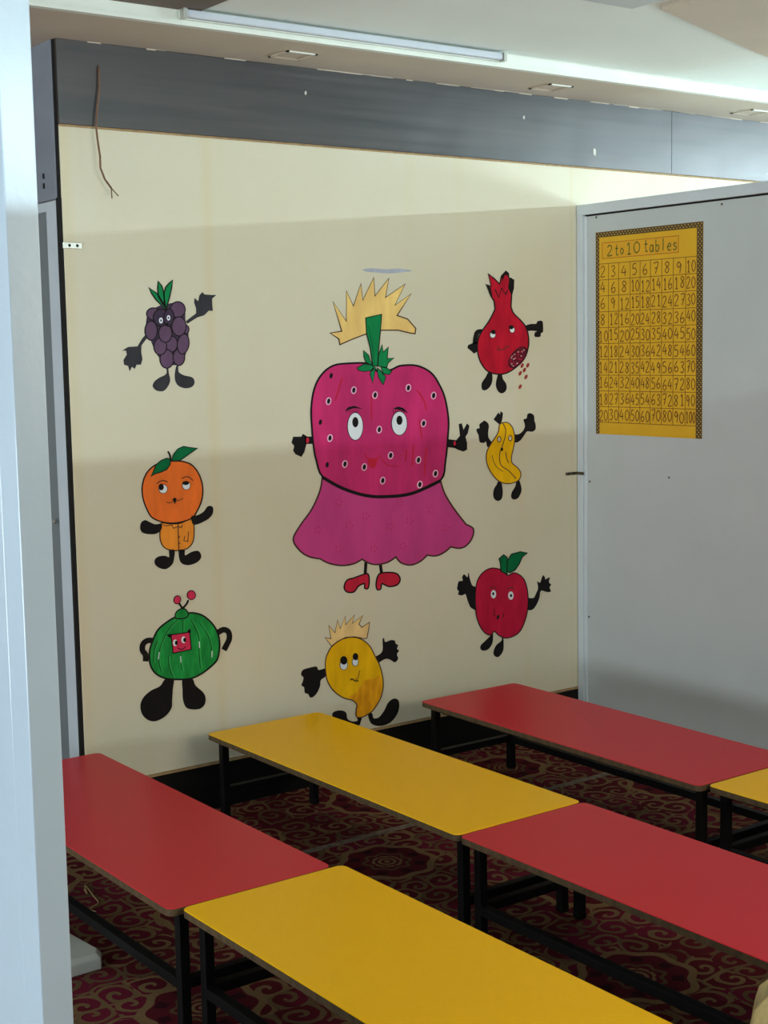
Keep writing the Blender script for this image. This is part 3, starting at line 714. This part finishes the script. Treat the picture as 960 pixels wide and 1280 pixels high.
for x, y in ((285,300),(195,420),(285,500),(435,500),(505,405),(560,490),(680,335),(745,410),(545,300),(400,360),(330,400),(590,380)):
    for j in range(5):
        a = j*1.256; its.append(PO([(q[0], q[1] + D) for q in ell(x + 13*math.cos(a), y + 13*math.sin(a), 2.6, 2.6, 0, 6)], DRED, 2))
f.part('skirt', its)
BD = [(410,462),(330,460),(260,470),(210,510),(180,570),(167,650),(170,740),(178,823),(190,880),(215,945),(300,992),(400,1024),(490,1030),(600,1016),(720,962),(742,880),(752,780),(755,700),(740,610),(715,550),(680,500),(620,470),(550,470),(510,487),(460,500)]
its = [FL(BD, STB, 2), OUT(BD, INK, 2.5, 8), LN([(215,948),(300,995),(400,1026),(490,1031),(600,1017),(720,963)], INK, 2.8, 14)]
for q in ([(620,575),(650,620),(660,660)], [(575,830),(570,880)], [(605,810),(600,900)], [(660,820),(650,940)], [(630,700),(640,780)], [(300,520),(270,620)], [(425,600),(425,700)]): its.append(LN(q, DRED, 2.8, 6))
bd = f.part('body', its)
sds = [(252,513),(349,575),(241,622),(440,596),(583,565),(691,598),(648,717),(458,744),(206,712),(247,780)] + [(x, y + D) for x, y in ((235,140),(311,137),(394,150),(507,100),(626,120),(699,178),(473,208),(632,225))]
for i, (x, y) in enumerate(sds):
    its = [PO(ell(x, y, 7, 12, 10, 10), INK, 4)]
    if i not in (0, 8, 10): its.insert(0, PO(ell(x, y, 12, 17, 10, 12), PINKL, 3.5))
    f.part('seed', its, bd)
for q in ([(390,405),(412,425),(428,470),(400,455),(392,430)], [(470,380),(475,412),(497,390),(492,440),(522,437),(496,458),(490,478),(452,472),(455,425)], [(362,480),(395,462),(438,470),(430,490),(390,495),(370,490)], [(442,478),(430,545),(418,505),(428,482)], [(448,478),(462,490),(486,520),(475,552),(455,520)], [(465,475),(490,480),(512,495),(500,508),(475,505)]):
    f.part('leaf', [PO(q, LEAF, 4), OUT(q, INK, 4.4, 3.5, False)])
SM = [(400,265),(468,250),(462,330),(455,400),(450,472),(430,472),(420,400),(403,330)]
f.part('stem', [PO(SM, LEAF, 5), OUT(SM, INK, 5.4, 4, False), LN([(412,300),(430,400),(436,465)], LEAF2, 5.6, 5)])
eye(f, 355, 730, 32, 58, 355, 712, 13, 22, rw=3); eye(f, 544, 717, 32, 50, 544, 704, 13, 20, rw=3)
for q in ([(310,665),(325,648),(350,642),(388,655),(350,652)], [(515,655),(540,645),(562,652),(582,674),(552,660)]): f.part('brow', [PO(q, INK, 4)])
its = []
for x0 in (320, 520):
    for j in range(6): its.append(LN([(x0 + 9*j, 676 - abs(j-3)*-2 - 8), (x0 - 3 + 9*j, 660)], INK, 4, 2.4, False))
f.part('lashes', its)
f.part('mouth', [PO(lo([(408,112),(450,115),(445,145),(430,157),(412,145)]), DRED, 4), LN(lo([(398,92),(405,112),(450,113),(468,95)]), DRED, 4.5, 4), LN(lo([(470,115),(490,140),(540,148)]), DRED, 4, 4)])
a = f.part('arm', [LN([(182,789),(140,790)], INK, 1.5, 32, False), PO(lo([(148,18),(132,8),(125,20),(90,20),(83,45),(95,60),(90,80),(100,95),(125,107),(138,85),(146,54)]), INK, 1.5)])
f.part('bracelet', [PO(ell(151, 790, 6, 13), DRED, 3)], a)
a = f.part('arm', [LN([(745,801),(790,807)], INK, 1.5, 34, False), PO([(785,795),(805,770),(800,720),(812,717),(820,745),(835,718),(845,728),(838,760),(828,775),(835,800),(835,830),(820,838),(795,830),(778,820)], INK, 1.5)])
f.part('bracelet', [PO(ell(782, 803, 5, 10), DRED, 3)], a)
for q, sh in (([(402,558),(398,620)], [(385,612),(410,608),(416,640),(410,670),(396,668),(395,650),(370,660),(350,685),(320,685),(308,665),(320,635),(350,625)]), ([(462,555),(470,615)], [(455,612),(480,602),(530,605),(548,630),(535,655),(500,662),(470,650),(465,672),(450,675),(445,650)])):
    a = f.part('leg', [LN(lo(q), INK, .8, 13, False)]); f.part('shoe', [FL(lo(sh), DRED, 1.5), OUT(lo(sh), INK, 2, 6)], a)

# blue grey smear above the strawberry
f2 = Fig('paint_smear', 'thin blue grey paint smear above the strawberry tuft', 340, 280, 4.8, 690, 280)
o = f2.part('smear', [FL([(545,272),(600,266),(680,272),(760,268),(838,280),(780,290),(690,296),(620,290),(560,284)], SMEAR, 1)])
o.parent = None; o.location = f2.base; o.name = 'paint_smear_mark'
bpy.data.objects.remove(f2.root); o.name = 'paint_smear'
tag(o, 'thin blue grey paint smear above the strawberry tuft', 'paint mark')

# ------------------------------------------------------------------ multiplication chart
YEL = mat('yellow_chart_paper', (222, 172, 22), rough=.6, vary=.05, scale=8)
YEO = mat('orange_title_card', (222, 164, 18), rough=.6, vary=.06, scale=12)
PEN = mat('brown_marker', (112, 66, 14), rough=.7, vary=.1); PENG = mat('green_marker', (62, 92, 22), rough=.7, vary=.1); PENR = mat('red_pen_line', (170, 70, 20), rough=.7); GRID = mat('brown_grid_line', (120, 72, 10), rough=.7)
def border_mat():
    t = NT('braided_border'); tc = t.n('ShaderNodeTexCoord')
    mp = t.n('ShaderNodeMapping'); mp.inputs['Rotation'].default_value = (math.radians(45), 0, 0); t.l(tc.outputs['Object'], mp.inputs[0])
    ck = t.n('ShaderNodeTexBrick', i_Scale=95.0); sx = t.n('ShaderNodeSeparateXYZ'); t.l(mp.outputs[0], sx.inputs[0])
    a = t.math('GREATER_THAN', t.math('SINE', t.math('MULTIPLY', sx.outputs[1], 560)), .35)
    b = t.math('GREATER_THAN', t.math('SINE', t.math('MULTIPLY', sx.outputs[2], 560)), .35)
    t.l(t.mix(t.math('MULTIPLY', a, b), lin((82, 58, 16)), lin((206, 176, 84))), t.b.inputs['Base Color'])
    t.b.inputs['Roughness'].default_value = .6
    return t.m
BRD = border_mat()
cy0, cy1, cz0, cz1 = -.6465, -.101, 1.2035, 1.9876
XF = .0058
ch = empty('multiplication_chart', (XF, (cy0 + cy1)/2, cz0))
tag(ch, 'yellow handwritten chart of 2 to 10 tables with braided border on the grey partition', 'chart')
CYM = (cy0 + cy1)/2
def cbox(name, y0, y1, z0, z1, layer, m, parent=ch):
    return MB().box((0 - .0006 - .0004*layer, y0 - CYM, z0 - cz0), (-.0002 if layer == 0 else -.0006, y1 - CYM, z1 - cz0), m).build(name, parent)
cbox('sheet', cy0, cy1, cz0, cz1, 0, YEL)
for y0, y1, z0, z1 in ((cy0, cy1, cz1 - .021, cz1), (cy1 - .019, cy1, cz0, cz1 - .021), (cy0, cy0 + .030, cz0, cz1 - .021)):
    cbox('border_strip', y0, y1, z0, z1, 1, BRD)
def C2(zx, zy, second=False):
    v = on(730 + zx/6, (400 if second else 260) + zy/6, 0, XF); return v.y, v.z
cols = [C2(x, 400)[0] for x in (108, 185, 262, 348, 422, 500, 585, 672, 765, 845)]
zt = C2(108, 422)[1]; zb = C2(108, 765, True)[1]
rows = [zt + (zb - zt)*i/10 for i in range(11)]
k = MB()
for y in cols[1:-1]: k.box((-.0012, y - .0011 - CYM, rows[-1] - cz0), (-.0008, y + .0011 - CYM, rows[0] - cz0), GRID)
for z in rows: k.box((-.0012, cols[-1] - CYM, z - .0011 - cz0), (-.0008, cols[0] - CYM, z + .0011 - cz0), GRID)
k.build('ruled_grid', ch)
DIG = {'0': [[(.5,1),(.15,.75),(.12,.3),(.45,0),(.85,.25),(.88,.7),(.5,1)]], '1': [[(.25,.78),(.5,1),(.5,0)],[(.25,0),(.78,0)]],
 '2': [[(.12,.78),(.4,1),(.78,.85),(.7,.55),(.12,0),(.88,.02)]], '3': [[(.15,.92),(.6,1),(.8,.78),(.4,.55),(.85,.3),(.55,0),(.12,.08)]],
 '4': [[(.55,1),(.1,.35),(.9,.38)],[(.68,.7),(.66,0)]], '5': [[(.82,1),(.25,.98),(.2,.58),(.65,.6),(.85,.3),(.55,0),(.12,.06)]],
 '6': [[(.7,1),(.25,.6),(.15,.2),(.5,0),(.85,.2),(.7,.48),(.22,.35)]], '7': [[(.1,.95),(.88,1),(.4,0)],[(.3,.5),(.75,.55)]],
 '8': [[(.8,.85),(.45,1),(.2,.78),(.78,.3),(.5,0),(.15,.22),(.75,.7),(.8,.85)]], '9': [[(.8,.72),(.45,1),(.18,.72),(.45,.5),(.8,.72),(.6,0)]],
 't': [[(.45,1.15),(.42,.2),(.6,0),(.8,.1)],[(.15,.72),(.8,.74)]], 'o': [[(.5,.66),(.15,.35),(.45,0),(.85,.3),(.5,.66)]],
 'a': [[(.75,.6),(.35,.66),(.15,.25),(.45,0),(.75,.3),(.78,.66),(.78,.1),(.92,0)]], 'b': [[(.2,1.15),(.2,0)],[(.2,.5),(.6,.62),(.82,.3),(.5,0),(.2,.1)]],
 'l': [[(.45,1.15),(.45,0)]], 'e': [[(.15,.35),(.8,.4),(.55,.68),(.15,.35),(.4,0),(.82,.1)]], 's': [[(.78,.6),(.4,.66),(.25,.45),(.78,.22),(.5,0),(.15,.08)]]}
def write(k, text, y, z, w, h, m, th, rng, slant=0):
    # text runs towards -Y (right as read from the classroom)
    for i, c in enumerate(text):
        if c == ' ': continue
        jx, jz = rng.uniform(-.04, .04), rng.uniform(-.05, .05)
        for st in DIG[c]:
            pts = cr([((i + .06 + .86*u + jx), (v + jz)) for u, v in st], 3, False)
            q = [(y - w*u, z + h*v + slant*w*u) for u, v in pts]
            A, B = ribbon(q, th); L = len(A); i0 = len(k.v)
            k.v += [(-.0014, a.x - CYM, a.y - cz0) for a in A] + [(-.0014, b.x - CYM, b.y - cz0) for b in B]
            for j in range(L - 1): k.face([i0+j, i0+j+1, i0+L+j+1, i0+L+j], m)
rng = random.Random(11)
k = MB()
for r in range(10):
    for c in range(9):
        s = str((r + 1)*(c + 2)); y0, y1 = cols[c], cols[c + 1]; W_ = y0 - y1; n = len(s)
        w = W_*(.62 if n == 1 else .94/n if n == 2 else .96/n); H = (rows[0] - rows[1])
        off = W_*.16 if n == 1 else W_*.05
        write(k, s, y0 - off, rows[r + 1] + H*rng.uniform(.12, .22), w, H*.66, PEN, .0036, rng)
k.build('handwritten_numbers', ch)
ta, tb = C2(137, 262), C2(712, 192); tc_, td = C2(712, 335), C2(137, 383)
tl = cbox('title_card', tb[0], ta[0], td[1], ta[1], 1, YEO)
k = MB()
for y0, y1, z0, z1 in ((tb[0], ta[0], ta[1] - .002, ta[1]), (tb[0], ta[0], td[1], td[1] + .002), (tb[0], tb[0] + .002, td[1], ta[1]), (ta[0] - .002, ta[0], td[1], ta[1])):
    k.box((-.0014, y0 - CYM, z0 - cz0), (-.001, y1 - CYM, z1 - cz0), PENR)
k.build('title_outline', ch)
k = MB(); H = ta[1] - td[1]
write(k, '2', ta[0] - .024, td[1] + H*.16, .038, H*.64, PENG, .0042, rng)
write(k, 'to', ta[0] - .068, td[1] + H*.18, .026, H*.56, PENG, .0042, rng)
write(k, '10', ta[0] - .122, td[1] + H*.18, .042, H*.68, PENG, .0042, rng)
write(k, 'tables', ta[0] - .218, td[1] + H*.2, .0290, H*.62, PENG, .0042, rng)
k.build('title_lettering', ch)

# ------------------------------------------------------------------ brackets, cable
b = empty('hinge_bracket', (-2.14, 0, 1.8855)); tag(b, 'small zinc bracket with two dark holes screwed to the wall edge', 'bracket')
MB().box((-.036, -.0035, -.0095), (.028, -.0004, .0095), M['zinc']).build('plate', b, bevel=.001)
for x in (.012, -.014):
    MB().tube([(x, -.0036, 0), (x, -.0042, 0)], .0048, M['hole']).build('screw_hole', b)
b = empty('corner_bracket', (0, 0, 1.042)); tag(b, 'small dark corner bracket joining cream wall and grey partition', 'bracket')
MB().box((-.066, -.003, -.006), (-.0032, -.0004, .006), M['darkmetal']).build('plate', b, bevel=.001)
MB().box((-.0062, -.042, -.006), (-.0034, -.003, .006), M['darkmetal']).build('plate', b, bevel=.001)
for x in (-.050, -.022): MB().tube([(x, -.003, 0), (x, -.0036, 0)], .004, M['hole']).build('screw', b)

k = MB()
pp = [(122.5, 82, -.010), (123.5, 90, -.020), (124, 110, -.022), (121.5, 135, -.024), (120, 158, -.026), (122, 175, -.028), (125, 195, -.030), (125.5, 210, -.030), (131, 224, -.032), (139, 235, -.034)]
w = [on(x, y, 1, d) for x, y, d in pp]
base = Vector(w[0])
cb = empty('hanging_cable', base); tag(cb, 'thin brown cable hanging from the dark beam over the cream wall', 'cable')
MB().tube([v - base for v in w], .0032, M['copper']).build('cable_sheath', cb)
MB().tube([w[-1] - base, on(140, 248, 1, -.036) - base], .0018, M['copper'], n=6).build('wire_end', cb)
MB().tube([w[-1] - base, on(148, 245, 1, -.040) - base], .0018, M['copper'], n=6).build('wire_end', cb)

# ------------------------------------------------------------------ white stand base, cloth bundle
b = empty('stand_base', (-2.715, -.79, 0)); tag(b, 'low white plastic stand base lying on the carpet beneath red table', 'stand base')
k = MB()
o_ = [(-.16,-.16),(.14,-.16),(.155,-.13),(.125,.16),(-.16,.16)]
k.v += [(x, y, 0) for x, y in o_] + [(x, y, .03) for x, y in o_] + [(x*.94, y*.94, .042) for x, y in o_]
n = 5
for i in range(n):
    j = (i + 1) % n; k.face([i, j, n+j, n+i], M['plasticw']); k.face([n+i, n+j, 2*n+j, 2*n+i], M['plasticw'])
k.face([2*n+i for i in range(n)], M['plasticw']); k.face(list(range(n))[::-1], M['plasticw'])
k.build('base_slab', b, bevel=.003)
k = MB().tube([(-.01, .02, .0425), (-.01, .02, .06), (-.01, .02, .08)], [.095, .08, .055], M['plasticw'], n=20); k.build('raised_collar', b)

k = MB(); N, R_ = 44, 16
for i in range(R_ + 1):
    t = i / R_
    for j in range(N):
        a = 2*math.pi*j/N
        rad = (.155 - .06*t**1.5) * (1 + .05*math.sin(7*a + 3*t) + .035*math.sin(13*a - 2*t)) * (1 if i else .93)
        if t > .85: rad *= 1 - .55*((t - .85)/.15)**2
        k.v.append((rad*math.cos(a), rad*math.sin(a)*1.0, .40*t + (.012*math.sin(5*a) if t > .7 else 0)))
for i in range(R_):
    for j in range(N): k.face([i*N+j, i*N+(j+1) % N, (i+1)*N+(j+1) % N, (i+1)*N+j], M['cloth'], True)
k.face(list(range(N))[::-1], M['cloth']); k.face([R_*N+j for j in range(N)], M['cloth'], True)
o = k.build('cloth_bundle', None, loc=(-1.97, -2.66, 0))
tag(o, 'cream and gold cloth bundle standing on the carpet between the table rows', 'bundle')

# loose thread on the carpet
q = [(105, 1111), (109, 1117), (106, 1106), (118, 1121), (123, 1128), (116, 1133), (113, 1137), (120, 1139)]
w = [on(x, y, 2, .003) for x, y in q]
base = Vector((w[0].x, w[0].y, 0))
pts = cr([(v.x - base.x, v.y - base.y) for v in w], 4, False)
o = MB().tube([(x, y, .0022) for x, y in pts], .0018, M['rawedge'], n=6).build('loose_thread', None, loc=base)
tag(o, 'loose beige thread lying on the carpet under the red table', 'thread')
